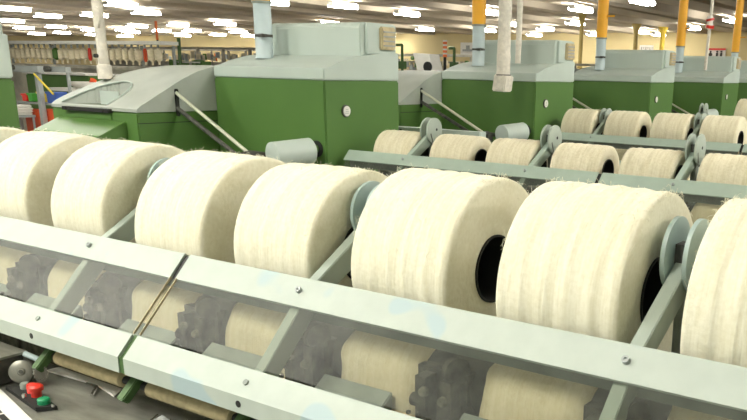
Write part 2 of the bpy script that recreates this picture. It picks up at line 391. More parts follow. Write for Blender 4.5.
for i in range(28):
    x = -19.2 + i * 0.196 + rnd.uniform(-0.015, 0.015)
    if i == 10: hang_bobbin(x, 10.2, M['green'], 'green object hanging between the cream bobbins on the rack'); continue
    if i == 16: hang_bobbin(x, 10.2, M['red'], 'red bobbin hanging on the rack, left of the pole', 0.035); continue
    if i == 25: hang_bobbin(x, 10.2, M['redbox'], 'orange-red bobbin hanging on the rack, right of the pole', 0.035); continue
    if proto is None: proto = hang_bobbin(x, 10.2, M['bobbin'], 'cream bobbin hanging in the close row on the left rack')
    else:
        c = copy_tree(proto); c.location.x = x; c.location.z += rnd.uniform(-0.01, 0.01)

# ---------------------------------------------------------------- trolley corner at the left
t = empty('steel_stand', (-10.58, 6, -H), 'grey steel T-shaped stand with punched post at far left', 'stand')
b = MB(); b.box(-10.625, -10.565, 5.97, 6.03, -H, -0.14); b.build('post', M['stand'], t)
b = MB(); b.box(-11.1, -10.5, 5.95, 6.04, -0.14, -0.06); b.build('cross_beam', M['stand'], t, bevel=0.008)
b = MB(); b.cyl((-11.0, 5.88, -0.1), (-11.0, 5.8, -0.1), 0.04); b.cyl((-10.9, 5.88, -0.08), (-10.9, 5.8, -0.08), 0.03); b.build('clamp', M['dark'], t)
t = empty('guide_beam', (-10.0, 6, -0.13), 'second grey beam with fittings right of the steel stand', 'beam')
b = MB(); b.box(-10.22, -9.9, 5.95, 6.02, -0.125, -0.06); b.build('beam', M['stand'], t)
b = MB(); b.box(-9.93, -9.90, 5.97, 6.0, -H, -0.125); b.build('post', M['stand'], t)
b = MB(); b.cyl((-10.2, 5.93, -0.09), (-10.2, 5.87, -0.09), 0.035); b.build('knob', M['dark'], t)
b = MB(); b.cyl((-11.05, 5.7, -0.165), (-10.69, 5.7, -0.545), 0.012); tag(b.build('yellow_rod', M['ylw'], loc=(-10.69, 5.7, -0.545)), 'thin yellow rod leaning across the left of the steel stand', 'rod')
b = MB(); b.cyl((-10.5, 5.9, -0.153), (-10.14, 5.9, -0.381), 0.012); tag(b.build('yellow_rod', M['ylw'], loc=(-10.14, 5.9, -0.381)), 'thin yellow rod slanting right of the steel stand', 'rod')
def crate(x0, x1, z0, z1, m, lb, y=6.05, d=0.14):
    x0 -= 0.04; x1 -= 0.04
    t = empty('crate', ((x0 + x1) / 2, y, z0), lb, 'crate', 'coloured crates behind the steel stand')
    b = MB(); b.prism([(x0 + 0.01, z0), (x1 - 0.01, z0), (x1, z1), (x0, z1)], y, y + d, 'Y'); b.build('body', m, t, bevel=0.006)
    b = MB(); b.box(x0 - 0.008, x1 + 0.008, y - 0.008, y + d + 0.008, z1 - 0.02, z1 + 0.004); b.build('rim', m, t)
crate(-11.08, -10.74, -0.90, -0.60, M['redbox'], 'orange-red crate at the left, below the folded white stack')
crate(-10.72, -10.62, -0.90, -0.65, M['red'], 'dark red crate directly left of the steel post', 6.15)
crate(-10.54, -10.25, -0.90, -0.58, M['redbox'], 'orange-red crate right of the steel post')
crate(-11.09, -10.97, -0.50, -0.41, M['red'], 'small red crate on the upper shelf, leftmost')
crate(-10.95, -10.83, -0.50, -0.40, M['grn2'], 'small green crate on the upper shelf')
crate(-10.815, -10.66, -0.50, -0.38, M['ylw'], 'yellow crate on the upper shelf left of the post', 6.1)
crate(-10.52, -10.31, -0.505, -0.37, M['blue'], 'blue crate right of the steel post')
t = empty('shelf_rack', (-10.7, 6.3, -H), 'low shelf rack carrying the coloured crates at left', 'shelf')
for z in (-0.95, -0.56 - 0.1):
    pass
b = MB(); b.box(-11.3, -10.2, 6.06, 6.66, -0.94, -0.905); b.build('lower_shelf', M['stand'], t)
b = MB(); b.box(-11.3, -10.2, 6.06, 6.66, -0.53, -0.508); b.build('upper_shelf', M['stand'], t)
for x in (-11.28, -10.22):
    for y in (6.08, 6.64):
        b = MB(); b.box(x - 0.015, x + 0.015, y - 0.015, y + 0.015, -H, -0.51); b.build('leg', M['stand'], t)
proto = None
for i in range(4):
    z = -0.545 - 0.028 * i - 0.0
for i in range(4):
    z = -0.655 + i * 0.031
    t = empty('folded_sack', (-10.9, 5.85, z), ['folded white sack, bottom of the stack at left', 'folded white sack, second from the bottom of the stack', 'folded white sack, third from the bottom of the stack', 'folded white sack on top of the stack at left'][i], 'sack', 'folded white sacks')
    b = MB(); b.box(-11.06 + 0.01 * (i % 2), -10.75 + 0.012 * (i % 3), 5.72, 5.96, z, z + 0.028); b.build('cloth', M['paper'], t, bevel=0.01)
t = empty('sack_stool', (-10.9, 5.84, -H), 'stool under the stack of folded white sacks', 'stool')
b = MB(); b.box(-11.08, -10.74, 5.7, 5.98, -0.685, -0.657); b.build('seat', M['stand'], t)
for x in (-11.06, -10.76):
    for y in (5.72, 5.96):
        b = MB(); b.box(x - 0.01, x + 0.01, y - 0.01, y + 0.01, -H, -0.685); b.build('leg', M['stand'], t)
t = empty('low_green_machine', (-12.7, 7.5, -H), 'low green machine with cream top behind the steel stand', 'machine')
b = MB(); b.box(-13.6, -11.9, 7.5, 8.2, -H, -0.19); b.build('body', M['green'], t, bevel=0.02)
b = MB(); b.box(-13.6, -11.9, 7.45, 8.25, -0.19, -0.165); b.build('lid', M['paper'], t)
t = empty('round_tub', (-10.9, 6.9, -0.34), 'shallow pale round tub left of the silver hood', 'tub')
b = MB(); b.lathe((-10.9, 6.9, -0.34), (0, 0, 1), [(0, 0.2), (0.05, 0.27), (0.085, 0.28), (0.085, 0.25), (0.03, 0.18)], 28); b.build('bowl', M['paper'], t, True)
b = MB(); b.cyl((-10.9, 6.9, -0.30), (-10.85, 6.9, -0.225), 0.04); b.build('lump', M['redbox'], t)
t = empty('tub_table', (-10.9, 6.9, -H), 'low table with pale edge under the round tub', 'table')
b = MB(); b.box(-11.5, -10.0, 6.62, 7.3, -0.38, -0.342); b.build('top', M['paper'], t)
b = MB(); b.box(-11.4, -10.1, 6.7, 7.2, -H, -0.38); b.build('body', M['green_dark'], t)

# ---------------------------------------------------------------- middle distance
t = empty('slanted_control_panel', (-9.1, 12, -H), 'slanted pale grey panel with round black port behind first machine', 'machine')
b = MB(); b.prism([(-9.36, 0.285), (-9.0, 0.27), (-8.86, -0.2), (-9.2, -0.2)], 12, 12.3, 'Y'); b.build('panel', M['white'], t, bevel=0.01)
b = MB(); b.cyl((-9.02, 12.0, 0.06), (-9.02, 11.97, 0.06), 0.085, seg=20); b.build('port', M['black'], t)
b = MB(); b.box(-9.3, -8.8, 12, 12.5, -H, -0.2); b.build('pedestal', M['distant'], t)
b = MB(); b.lathe((-9.37, 12.02, 0.2), (0, -1, 0), [(0, 0.035), (0.03, 0.03)], 12); b.build('side_knob', M['green_dark'], t)
def signal(x, y, z0, zm, z1, lb, r=0.035):
    t = empty('signal_rod', (x, y, -H), lb, 'signal lamp')
    b = MB(); b.cyl((x, y, -H), (x, y, zm), r * 0.7); b.build('pole', M['black'], t)
    n = 4; h = (z1 - zm) / n
    for i in range(n):
        b = MB(); b.cyl((x, y, zm + i * h), (x, y, zm + (i + 0.62) * h), r); b.build('lamp_segment', M['orange'], t)
        b = MB(); b.cyl((x, y, zm + (i + 0.62) * h), (x, y, zm + (i + 1) * h), r); b.build('pale_ring', M['white'] if x > -15 else M['orange'], t)
signal(-20.44, 15, -H, 0.62, 1.10, 'tall orange signal rod on dark pole behind the silver hood')
signal(-12.33, 15, -H, 0.33, 0.64, 'orange and white signal rod just right of the first machine')
signal(-10.83, 15, -H, 0.28, 0.62, 'orange and white signal rod right of the slanted grey panel', 0.045)
def hook(x, y, zt, dx, lb):
    t = empty('hooked_post', (x, y, -H), lb, 'post')
    b = MB(); b.tube([(x, y, -H), (x, y, zt), (x - dx, y, zt), ], 0.03); b.build('pole', M['green_dark'], t)
    b = MB(); b.box(x - 0.08, x + 0.08, y - 0.05, y + 0.05, 0.02, 0.18); b.build('bracket', M['green_dark'], t)
hook(-11.99, 15, 0.52, 0.16, 'dark hooked post left of the slanted grey panel')
hook(-10.59, 15, 0.46, 0.13, 'dark hooked post right of the signal rod by second pipe')
b = MB(); b.cyl((-19.6, 15, -H), (-19.55, 15, 0.67), 0.045); tag(b.build('green_post', M['green_dark'], loc=(-19.6, 15, -H)), 'thin dark green post standing behind the silver hood', 'post')
t = empty('green_frame_machine', (-19.5, 15.4, -H), 'green machine tops peeping over the silver hood', 'machine')
b = MB(); b.box(-20.4, -19.0, 15.2, 15.8, -H, -0.12); b.build('body', M['distant'], t)
for i, x in enumerate((-20.3, -20.0, -19.35, -19.1)):
    b = MB(); b.box(x, x + 0.16, 15.2, 15.5, -0.12, 0.12 - 0.03 * (i % 2)); b.build('bracket', M['green'], t)
b = MB(); b.cyl((-19.9, 15.2, 0.06), (-19.0, 15.2, 0.06), 0.02); b.build('bar', M['white'], t)

# ================================================================ headstocks (machine end cabinets)
XS, XL, XW = -2.578, -3.28, -3.93      # right face, left end of the main cabinet, left end of the wing
YF = 0.882                             # front of the cabinet of machine 0
def make_headstock():
    t = empty('machine_headstock', (-2.93, YF, -H), 'x', 'machine', 'machine headstocks')
    y0, y1 = YF, YF + 0.505
    b = MB(); b.box(XL, XS, y0, y1, -H + 0.02, -0.052); b.build('lower_cabinet', M['green'], t, bevel=0.006)
    b = MB(); b.prism([(y0, -0.05), (y1, -0.05), (y1, 0.074), (y0 + 0.42, 0.071), (y0 + 0.31, 0.062), (y0 + 0.2, 0.047), (y0 + 0.1, 0.025), (y0 + 0.05, 0.008), (y0, -0.003)], XL, XS)
    b.build('top_cover', M['grey'], t, bevel=0.004)
    # round badge on the right face
    bt = (XS, y0 + 0.128, -0.180)
    b = MB(); b.lathe(bt, (1, 0, 0), [(-0.002, 0.027), (0.006, 0.027), (0.008, 0.024), (0.008, 0.0225)], 28); bd = b.build('round_badge', M['dark'], t, True)
    b = MB(); b.lathe(bt, (1, 0, 0), [(0.0, 0.0222), (0.0095, 0.0222)], 28); b.build('badge_face', M['white'], bd)
    b = MB()
    for i in range(3): b.box(XS + 0.0094, XS + 0.0102, bt[1] - 0.012 + 0.002 * i, bt[1] + 0.012 - 0.002 * i, bt[2] - 0.010 + 0.008 * i, bt[2] - 0.0075 + 0.008 * i)
    b.build('badge_lines', M['stand'], bd)
    # box on top
    ya = y0 + 0.26
    b = MB(); b.prism([(ya, 0.035), (y1, 0.035), (y1, 0.20), (ya + 0.03, 0.20), (ya + 0.008, 0.192), (ya, 0.175)], -3.17, -2.60)
    tb = b.build('top_box', M['grey'], t, bevel=0.004)
    b = MB(); b.box(-2.60, -2.585, ya + 0.03, y1 - 0.01, 0.065, 0.195); tb2 = b.build('box_end_cap', M['grey'], t, bevel=0.003)
    b = MB(); b.box(-2.60, -2.568, y1 - 0.13, y1 - 0.03, 0.085, 0.185); fp = b.build('filter_pad', M['beige'], t, bevel=0.006)
    b = MB()
    for i in range(4): b.box(-2.568, -2.564, y1 - 0.12, y1 - 0.04, 0.10 + i * 0.02, 0.106 + i * 0.02)
    b.build('pad_slot', M['stand'], fp)
    # wing that projects towards the aisle
    yw = YF - 0.423
    b = MB(); b.box(XW, XL, yw, y1, -H + 0.02, -0.206); b.build('wing_cabinet', M['green'], t, bevel=0.006)
    b = MB(); b.box(XL - 0.001, XL + 0.0015, yw, y0, -0.252, -0.249); b.build('seam', M['black'], t)
    # hood: curved sloping top
    prof = [(0, -0.19), (0.02, -0.176), (0.06, -0.157), (0.125, -0.124), (0.245, -0.064), (0.34, -0.026), (0.43, -0.006), (0.5, 0.0), (0.80, 0.002), (y1 - yw, 0.003)]
    def zp(s):
        for (a, za), (c, zc) in zip(prof, prof[1:]):
            if s <= c: return za + (zc - za) * (s - a) / (c - a)
        return prof[-1][1]
    def hood_z(x, s):
        z = zp(s); e = max(0.0, (x - XW)) / 0.42
        zx = -0.140 + 0.150 * (1 - (1 - min(e, 1)) ** 2.6)
        kk = 0.02; hh = max(0, min(1, 0.5 + 0.5 * (zx - z) / kk)); return zx * (1 - hh) + z * hh - kk * hh * (1 - hh)
    def cut(x, s):
        v = s - 0.012
        if v >= 0 and ((x + 3.685 - v * 0.28) / 0.175) ** 2 + (v / 0.19) ** 2 < 1: return -0.188
        return hood_z(x, s)
    b = MB(); nx, ny = 120, 100; g = []
    for i in range(nx + 1):
        x = XW + (XL - XW) * (i / nx) ** 1.3
        g.append([b.bm.verts.new((x, yw + (y1 - yw) * (j / ny) ** 1.3, cut(x, (y1 - yw) * (j / ny) ** 1.3))) for j in range(ny + 1)])
    low = []
    ring = [(i, 0) for i in range(nx + 1)] + [(nx, j) for j in range(1, ny + 1)] + [(i, ny) for i in range(nx - 1, -1, -1)] + [(0, j) for j in range(ny - 1, 0, -1)]
    for i in range(nx):
        for j in range(ny): b.bm.faces.new((g[i][j], g[i + 1][j], g[i + 1][j + 1], g[i][j + 1]))
    lo = [b.bm.verts.new((g[i][j].co.x, g[i][j].co.y, -0.204)) for i, j in ring]
    for k in range(len(ring)):
        i, j = ring[k]; i2, j2 = ring[(k + 1) % len(ring)]
        b.bm.faces.new((g[i][j], g[i2][j2], lo[(k + 1) % len(ring)], lo[k]))
    b.bm.faces.new(lo)
    b.build('hood', M['hood'], t, True)
    # observation window in the hood (patch with flat lower edge and curved top)
    b = MB(); nu, nv = 22, 10; g = []
    for i in range(nu + 1):
        u = -1 + 2 * i / nu; col = []
        for j in range(nv + 1):
            v = j / nv * math.sqrt(max(0, 1 - u * u)) * 0.19
            x = -3.685 + 0.175 * u + v * 0.28; s = 0.012 + v
            col.append(b.bm.verts.new((x, yw + s, -0.186)))
        g.append(col)
    for i in range(nu):
        for j in range(nv):
            try: b.bm.faces.new((g[i][j], g[i + 1][j], g[i + 1][j + 1], g[i][j + 1]))
            except Exception: pass
    bmesh.ops.remove_doubles(b.bm, verts=b.bm.verts, dist=1e-5)
    wn = b.build('hood_recess', M['window'], t, True)
    b = MB()
    pts = []
    for i in range(25):
        u = -1 + 2 * i / 24; v = math.sqrt(max(0, 1 - u * u)) * 0.19
        x = -3.685 + 0.175 * u + v * 0.28; pts.append((x, yw + 0.012 + v, hood_z(x, 0.012 + v) + 0.003))
    b.tube(pts, 0.0042, 8); b.build('recess_trim', M['grey'], wn, True)
    b = MB(); b.box(-3.69, -3.55, yw + 0.10, yw + 0.105, -0.187, -0.125); b.build('inner_plate', M['grey'], wn)
    b = MB(); b.box(-3.81, -3.46, yw - 0.022, yw + 0.012, -0.212, -0.196)
    for x in (-3.78, -3.5): b.cyl((x, yw - 0.026, -0.204), (x, yw + 0.0, -0.204), 0.009, seg=10)
    b.build('black_handle_bar', M['black'], t)
    b = MB(); b.box(-3.74, -3.46, yw - 0.006, yw + 0.0, -0.245, -0.213); b.build('bar_apron', M['green'], t, bevel=0.003)
    # desk-like ledge
    b = MB(); b.prism([(yw, -0.243), (yw - 0.14, -0.303), (yw - 0.14, -0.333), (yw, -0.333)], -3.87, -3.36); b.build('sloped_ledge', M['green'], t, bevel=0.003)
    b = MB(); b.box(-3.84, -3.39, yw - 0.1, yw, -0.40, -0.333); b.build('ledge_underside', M['dark'], t)
    b = MB(); b.cyl((-3.33, yw + 0.0, -0.35), (-3.33, yw - 0.03, -0.35), 0.014); b.build('chrome_knob', M['chrome'], t, True)
    # slot and rods
    ys = yw + 0.208
    b = MB(); b.box(XL - 0.002, XL + 0.004, ys - 0.010, ys + 0.012, -0.225, -0.105); b.build('rod_slot', M['black'], t, bevel=0.003)
    e = (-2.775, YF - 0.265, -0.350)
    b = MB(); b.cyl((XL, ys, -0.122), e, 0.008, seg=10); b.build('polished_rod', M['rod'], t, True)
    b = MB(); b.cyl((XL, ys, -0.19), (e[0] - 0.03, e[1], e[2] - 0.035), 0.010, seg=10); b.build('dark_rod', M['dark'], t, True)
    b = MB(); b.box(e[0] - 0.02, e[0] + 0.05, e[1] - 0.03, e[1] + 0.03, e[2] - 0.05, e[2] - 0.005); b.lathe((e[0], e[1] - 0.035, e[2] - 0.01), (0, 1, 0), [(0, 0.016), (0.05, 0.016)], 14)
    b.lathe((e[0] + 0.03, e[1] - 0.04, e[2] + 0.002), (0, 1, 0), [(0, 0.01), (0.05, 0.01)], 12)
    b.tube([(e[0], e[1], e[2]), (e[0] + 0.02, YF + 0.0, e[2] - 0.04)], 0.012)
    b.build('rod_clamp', M['dark'], t, bevel=0.002)
    # motor drum in front of the cabinet
    c0 = (-2.665, YF - 0.235, -0.356)
    b = MB(); b.lathe(c0, (0.045, 0.2, 0.012), [(0, 0.052), (0.002, 0.056), (0.185, 0.056), (0.19, 0.05)], 30)
    b.build('roller_housing', M['grey'], t, True)
    b = MB(); b.lathe((-2.635, YF - 0.0, -0.340), (0, -1, 0), [(-0.002, 0.036), (0.006, 0.036)], 26); b.build('black_port', M['black'], t, True)
    b = MB(); b.cyl((-2.64, YF - 0.05, -0.342), (-2.635, YF + 0.0, -0.340), 0.018); b.build('green_shaft', M['green'], t, True)
    return t

def window_mat():
    return mat('green_grey_recess', (0.22, 0.27, 0.18), 0.75, var=0.2, vscale=6)
M['window'] = window_mat()
HL = ['green and grey machine headstock cut off at the left edge of the photo',
      'large green and grey machine headstock with silver hood, nearest and leftmost in full view',
      'green machine headstock behind the hanging cotton-wrapped tube, second in the line',
      'green machine headstock under the third yellow pipe, middle of the line',
      'green machine headstock under the fourth yellow pipe',
      'farthest green machine headstock, at the right edge under the fifth pipe']
hs = make_headstock()
HS = [hs]
for k in range(1, 6):
    c = copy_tree(hs); c.location.y += PITCH * k; HS.append(c)
for k, c in enumerate(HS): c['label'] = HL[k]

# extraction ducts: blue-grey sleeve, yellow pipe above
def make_duct(k):
    x, y = -3.1, YF + 0.156 + PITCH * k
    t = empty('extraction_pipe', (x, y, 0.02), 'x', 'pipe', 'yellow extraction pipes over the headstocks')
    b = MB(); b.lathe((x, y, 0.02), (0, 0, 1), [(0.016, 0.046), (0.024, 0.04), (0.266, 0.040)], 24); b.build('lower_sleeve', M['sleeve'], t, True)
    b = MB(); b.lathe((x, y, 0.276), (0, 0, 1), [(0, 0.043), (0.05, 0.044), (2.30, 0.044)], 24); b.build('upper_pipe', M['yellow'], t, True)
    for z in (0.276, 0.43, 0.47):
        b = MB(); b.lathe((x, y, z), (0, 0, 1), [(0, 0.0455), (0.012, 0.0455)], 24); b.build('band', M['drum'] if z < 0.3 else M['yellow'], t, True)
    b = MB(); b.lathe((x, y, 0.13), (0, 0, 1), [(0, 0.042), (0.012, 0.042)], 24); b.box(x + 0.02, x + 0.065, y - 0.05, y - 0.038, 0.128, 0.142); b.cyl((x + 0.02, y - 0.045, 0.136), (x + 0.055, y - 0.055, 0.136), 0.008)
    b.build('hose_clamp', M['dark'], t, True)
    b = MB(); b.cyl((x + 0.04, y - 0.01, 0.45), (x + 0.11, y - 0.01, 0.452), 0.007); b.build('side_prong', M['yellow'], t)
    return t
DL = {1: 'first yellow pipe with blue-grey sleeve on the nearest full headstock', 2: 'second yellow pipe with blue-grey sleeve, left of the hanging cotton-wrapped tube',
      3: 'third yellow pipe with dark bands, middle right', 4: 'fourth yellow pipe, with red and white wrap beside it', 5: 'fifth yellow pipe at the right edge of the photo'}
d1 = make_duct(1); d1['label'] = DL[1]
for k in range(2, 6):
    c = copy_tree(d1); c.location.y += PITCH * (k - 1); c['label'] = DL[k]

# lint-wrapped tubes
def wrapped(name, pts, r, lb, cat='tube', m='cotton', seed=1):
    b = MB(); rn = random.Random(seed)
    p0, p1 = Vector(pts[0]), Vector(pts[-1]); l = (p1 - p0).length; n = 60
    b.lathe(p0, p1 - p0, [(l * i / n, r * (1 + rn.uniform(-0.06, 0.08))) for i in range(n + 1)], 18, wob=lambda t_, a: 0.10 * noise.noise(Vector((t_ * 18, math.cos(a) * 1.5, math.sin(a) * 1.5 + seed))))
    o = b.build(name, M[m], smooth=True, loc=pts[0]); tag(o, lb, cat); return o
o = wrapped('wrapped_pole', [(-3.80, 2.48, -0.06), (-3.815, 2.48, 2.4)], 0.024, 'off-white cotton-wrapped pole rising from the silver hood at left', 'pole')
b = MB(); b.lathe((-3.80, 2.48, -0.075), (0, 0, 1), [(0, 0.034), (0.06, 0.033), (0.068, 0.026)], 18); b.build('pole_socket', M['cotton'], o, True)
b = MB(); b.cyl((-3.785, 2.44, 0.03), (-3.78, 2.425, 0.03), 0.009); b.build('bolt', M['black'], o)
b = MB(); b.tube([(-3.78, 2.46, 0.16), (-3.745, 2.45, 0.19), (-3.75, 2.45, 0.235), (-3.78, 2.46, 0.25)], 0.007); b.build('loose_lint', M['cotton'], o, True)
o = wrapped('hanging_wrapped_tube', [(-2.62, 4.2, -0.04), (-2.60, 4.2, 2.4)], 0.037, 'thick cotton-wrapped tube hanging in front of the second headstock', 'tube', seed=5)
b = MB(); b.prism([(-2.668, -0.105), (-2.585, -0.108), (-2.572, -0.02), (-2.655, -0.01)], 4.155, 4.245, 'Y'); b.build('loose_square_end', M['cotton'], o, bevel=0.006)
b = MB(); b.lathe((-2.62, 4.2, -0.018), (0, 0, 1), [(0, 0.045), (0.006, 0.045)], 18); b.build('dark_tie', M['dark'], o, True)
o = wrapped('thin_wrapped_tube', [(-2.80, 4.66, 0.055), (-2.775, 4.66, 2.4)], 0.018, 'thin cotton-wrapped cord right beside the thick hanging tube', 'tube', seed=9)
o = wrapped('thin_hanging_cord', [(-2.63, 7.72, 0.06), (-2.60, 7.72, 2.4)], 0.014, 'thin grey cord with red and white wrap between third and fourth pipes', 'cord', seed=12)
b = MB(); b.lathe((-2.627, 7.72, 0.41), (0, 0, 1), [(0, 0.02), (0.03, 0.035), (0.06, 0.024), (0.09, 0.034), (0.12, 0.018)], 14); b.build('white_wrap', M['paper'], o, True)
b = MB(); b.lathe((-2.625, 7.72, 0.425), (0.2, -0.1, 1), [(0, 0.037), (0.025, 0.037)], 14); b.lathe((-2.625, 7.72, 0.485), (-0.2, -0.1, 1), [(0, 0.037), (0.02, 0.036)], 14); b.build('red_stripes', M['red'], o, True)

# ================================================================ creel frames
XG = -1.31          # joint in the rails
XE0, XE1 = -2.54, 0.62
AX = [-2.2222 + 0.6 * i for i in range(5)]
RAILW = 0.0
def make_creel(arm_dx, mats, xl):
    rail, armm, disc = mats
    ddx = {-1.599: 0.024, -0.999: 0.008} if arm_dx else {}
    t = empty('creel_frame', (-1.0, 0.95, -H), 'x', 'machine frame', 'creel frames of the spinning machines')
    # upper rail: sloping face plus thin returns
    up_ = [(0.982, -0.345), (0.945, -0.383), (0.9475, -0.387), (0.962, -0.378), (0.992, -0.349), (0.984, -0.3435)]
    for a, c in ((xl, XG - 0.008), (XG + 0.008, XE1)):
        b = MB(); b.prism(up_, a, c); r = b.build('upper_rail', rail, t)
        for ax in AX:
            ax += arm_dx
            if a < ax < c:
                b = MB(); b.lathe((ax, 0.9635, -0.3595), (0, -0.714, 0.70), [(-0.004, 0.0055), (0.0035, 0.0055), (0.0035, 0.0025), (0.001, 0.002)], 14); b.build('screw', M['stand'], r)
    b = MB(); b.bar((XG, 0.986, -0.350), (XG, 0.952, -0.386), 0.0165, 0.004); b.build('rail_joint', M['black'], t)
    # lower rail
    lowp = [(0.856, -0.472), (0.8215, -0.5065), (0.8215, -0.537), (0.826, -0.537), (0.828, -0.511), (0.86, -0.479)]
    for a, c in ((xl, XG - 0.008), (XG + 0.008, XE1)):
        b = MB(); b.prism(lowp, a, c); r = b.build('lower_rail', rail, t)
        for ax in AX:
            ax += arm_dx
            if a < ax < c:
                s = MB(); h = MB(); s.lathe((ax, 0.839, -0.489), (0, -0.707, 0.707), [(-0.004, 0.005), (0.003, 0.005), (0.003, 0.002)], 14)
                h.lathe((ax - 0.002, 0.8215, -0.521), (0, -1, 0), [(-0.002, 0.006), (0.0006, 0.006)], 14); s.build('screw', M['drum'], r); h.build('screw_hole', M['black'], r)
    b = MB(); b.bar((XG, 0.862, -0.476), (XG, 0.828, -0.512), 0.016, 0.004); b.box(XG - 0.008, XG + 0.008, 0.8235, 0.829, -0.537, -0.508); b.build('lower_joint', M['green_dark'], t)
    # clear cover with a yellowed edge strip at the joint
    for a, c in ((xl + 0.02, XG - 0.003), (XG + 0.003, XE1)):
        b = MB(); b.bar(((a + c) / 2, 0.9485, -0.3835), ((a + c) / 2, 0.861, -0.471), c - a, 0.003); b.build('clear_cover', M['cover'], t)
    for dx in (-0.006, 0.012):
        b = MB(); b.bar((XG + dx, 0.947, -0.382), (XG + dx, 0.858, -0.471), 0.0016, 0.004); b.build('cover_edge_strip', M['beige'], t)
    # support arms with twin guide discs
    for ax in AX:
        ax += arm_dx
        p = [(0.862, -0.482), (0.985, -0.357), (1.150, -0.262), (1.166, -0.2575), (1.176, -0.266), (1.176, -0.283), (1.150, -0.312), (1.012, -0.382), (0.885, -0.508)]
        b = MB(); b.prism(p, ax - 0.011, ax + 0.011); am = b.build('support_arm', armm, t, bevel=0.0015)
        b = MB(); b.lathe((ax + 0.0115, 1.0, -0.385 + 0.02), (1, 0, 0), [(-0.002, 0.003), (0.001, 0.003)], 10); b.build('rivet', M['black'], am)
        for s_ in (-1, 1):
            xx = ax + s_ * 0.018 + ddx.get(round(ax, 3), 0)
            b = MB(); b.lathe((xx, 1.165, -0.2515), (s_, 0, 0), [(-0.005, 0.052), (-0.0045, 0.055), (0.002, 0.055), (0.003, 0.0535)], 40); d = b.build('guide_disc', disc, t, True)
            b = MB(); b.lathe((xx + s_ * 0.003, 1.178, -0.247), (s_, 0, 0), [(-0.001, 0.006), (0.0008, 0.006)], 12); b.build('disc_hole', M['black'], d)
            b = MB(); b.bar((xx + s_ * 0.0032, 1.135, -0.262), (xx + s_ * 0.0032, 1.15, -0.300), 0.001, 0.006); b.build('disc_slot', M['dark'], d)
        b = MB(); b.box(ax - 0.0125, ax + 0.0125, 1.15, 1.18, -0.27, -0.235); b.build('disc_hub', M['dark'], t)
        b = MB(); b.bar((ax, 1.172, -0.28), (ax, 1.19, -0.62), 0.018, 0.03); b.build('rear_strut', M['drum'], t)
    # plate just behind the upper rail, drum under the packages, cover beam and bed
    b = MB(); b.prism([(0.988, -0.358), (0.993, -0.358), (0.993, -0.412), (0.988, -0.418)], xl, XE1); b.build('back_plate', M['drum'], t)
    b = MB(); b.cyl((xl, 1.04, -0.482), (XE1, 1.04, -0.482), 0.047, seg=40); b.build('surface_drum', M['dark'], t, True)
    x = xl + 0.05
    b = MB()
    for a, c in [(xl + 0.1, -2.14), (-2.06, -1.93), (-1.84, -1.66), (-1.50, -1.33), (-1.24, -1.09), (-0.95, -0.80), (-0.66, -0.50), (-0.36, -0.2), (-0.06, 0.1), (0.24, 0.4)]:
        b = MB(); b.prism([(0.935, -0.522), (0.968, -0.500), (0.968, -0.53), (0.935, -0.548)], a, c); b.build('cover_beam', M['drum'], t, bevel=0.002)
    b = MB(); b.box(xl, XE1, 1.13, 1.36, -H + 0.02, -0.62); b.build('machine_bed', M['green_dark'], t)
    b = MB(); b.box(xl, XE1, 0.905, 1.10, -H + 0.02, -0.548); b.build('drafting_bed', M['linty'], t)
    return t

CL = ['pale grey-green creel frame with clear cover, nearest, running across the foreground',
      'grey-green creel frame in second row, ending against the nearest full headstock',
      'grey-green creel frame in third row, ending at the second headstock',
      'grey-green creel frame in fourth row, mostly hidden behind the third row packages']
c0 = make_creel(0.0236, (M['rail'], M['arm'], M['disc']), XE0)
c0['label'] = CL[0]
c1 = make_creel(0.0, (M['rail_far'], M['rail_far'], M['arm']), XE0)
c1.location.y += PITCH
c1['label'] = CL[1]
for k in (2, 3):
    c = copy_tree(c1); c.location.y += PITCH * (k - 1); c['label'] = CL[k]
    if k >= 2: c.location.x -= 0.008

# drafting units, seen through the cover of the nearest machine
rn = random.Random(11)
def drafting(xc):
    p = c0
    b = MB(); b.box(xc - 0.05, xc + 0.045, 0.984, 1.03, -0.55, -0.448)
    for s_ in (-1, 1): b.box(xc + s_ * 0.024 - 0.010, xc + s_ * 0.024 + 0.010, 0.955, 0.99, -0.55, -0.455)
    b.lathe((xc + 0.030, 0.975, -0.440), (1, -0.5, 0), [(-0.006, 0.022), (0.006, 0.022)], 22)
    b.lathe((xc - 0.036, 0.965, -0.500), (1, 0, 0), [(-0.010, 0.011), (0.010, 0.011)], 16)
    for i in range(34):
        xx = xc + rn.uniform(-0.055, 0.05); yy = rn.uniform(0.91, 0.96); zz = rn.uniform(-0.55, -0.515); s = rn.uniform(0.0015, 0.0045)
        b.box(xx - s, xx + s, yy - s, yy + s, zz - s, zz + s)
    d = b.build('drafting_unit', M['dark2'], p)
    b = MB(); b.lathe((xc - 0.016, 0.955, -0.478), (0.1, -1, 0.2), [(0, 0.009), (0.008, 0.007)], 12); b.lathe((xc + 0.022, 0.952, -0.486), (0.0, -1, 0.2), [(0, 0.009), (0.008, 0.006)], 12)
    b.build('roller_end', M['linty'], d, True)
GAPS = [-2.19, -1.89, -1.59, -1.285, -1.0, -0.71, -0.415, -0.13, 0.2]
for xc in GAPS: drafting(xc)
b = MB()
for i in range(420):
    x = rn.uniform(-2.4, 0.5); y = rn.uniform(0.91, 0.965); s = rn.uniform(0.0015, 0.005)
    b.lathe((x, y, -0.549), (rn.uniform(-1, 1), rn.uniform(-1, 1), 1), [(0, s), (s, s * 0.6)], 7)
o = b.build('lint_clumps', M['linty'], c0, True); o['kind'] = 'stuff'

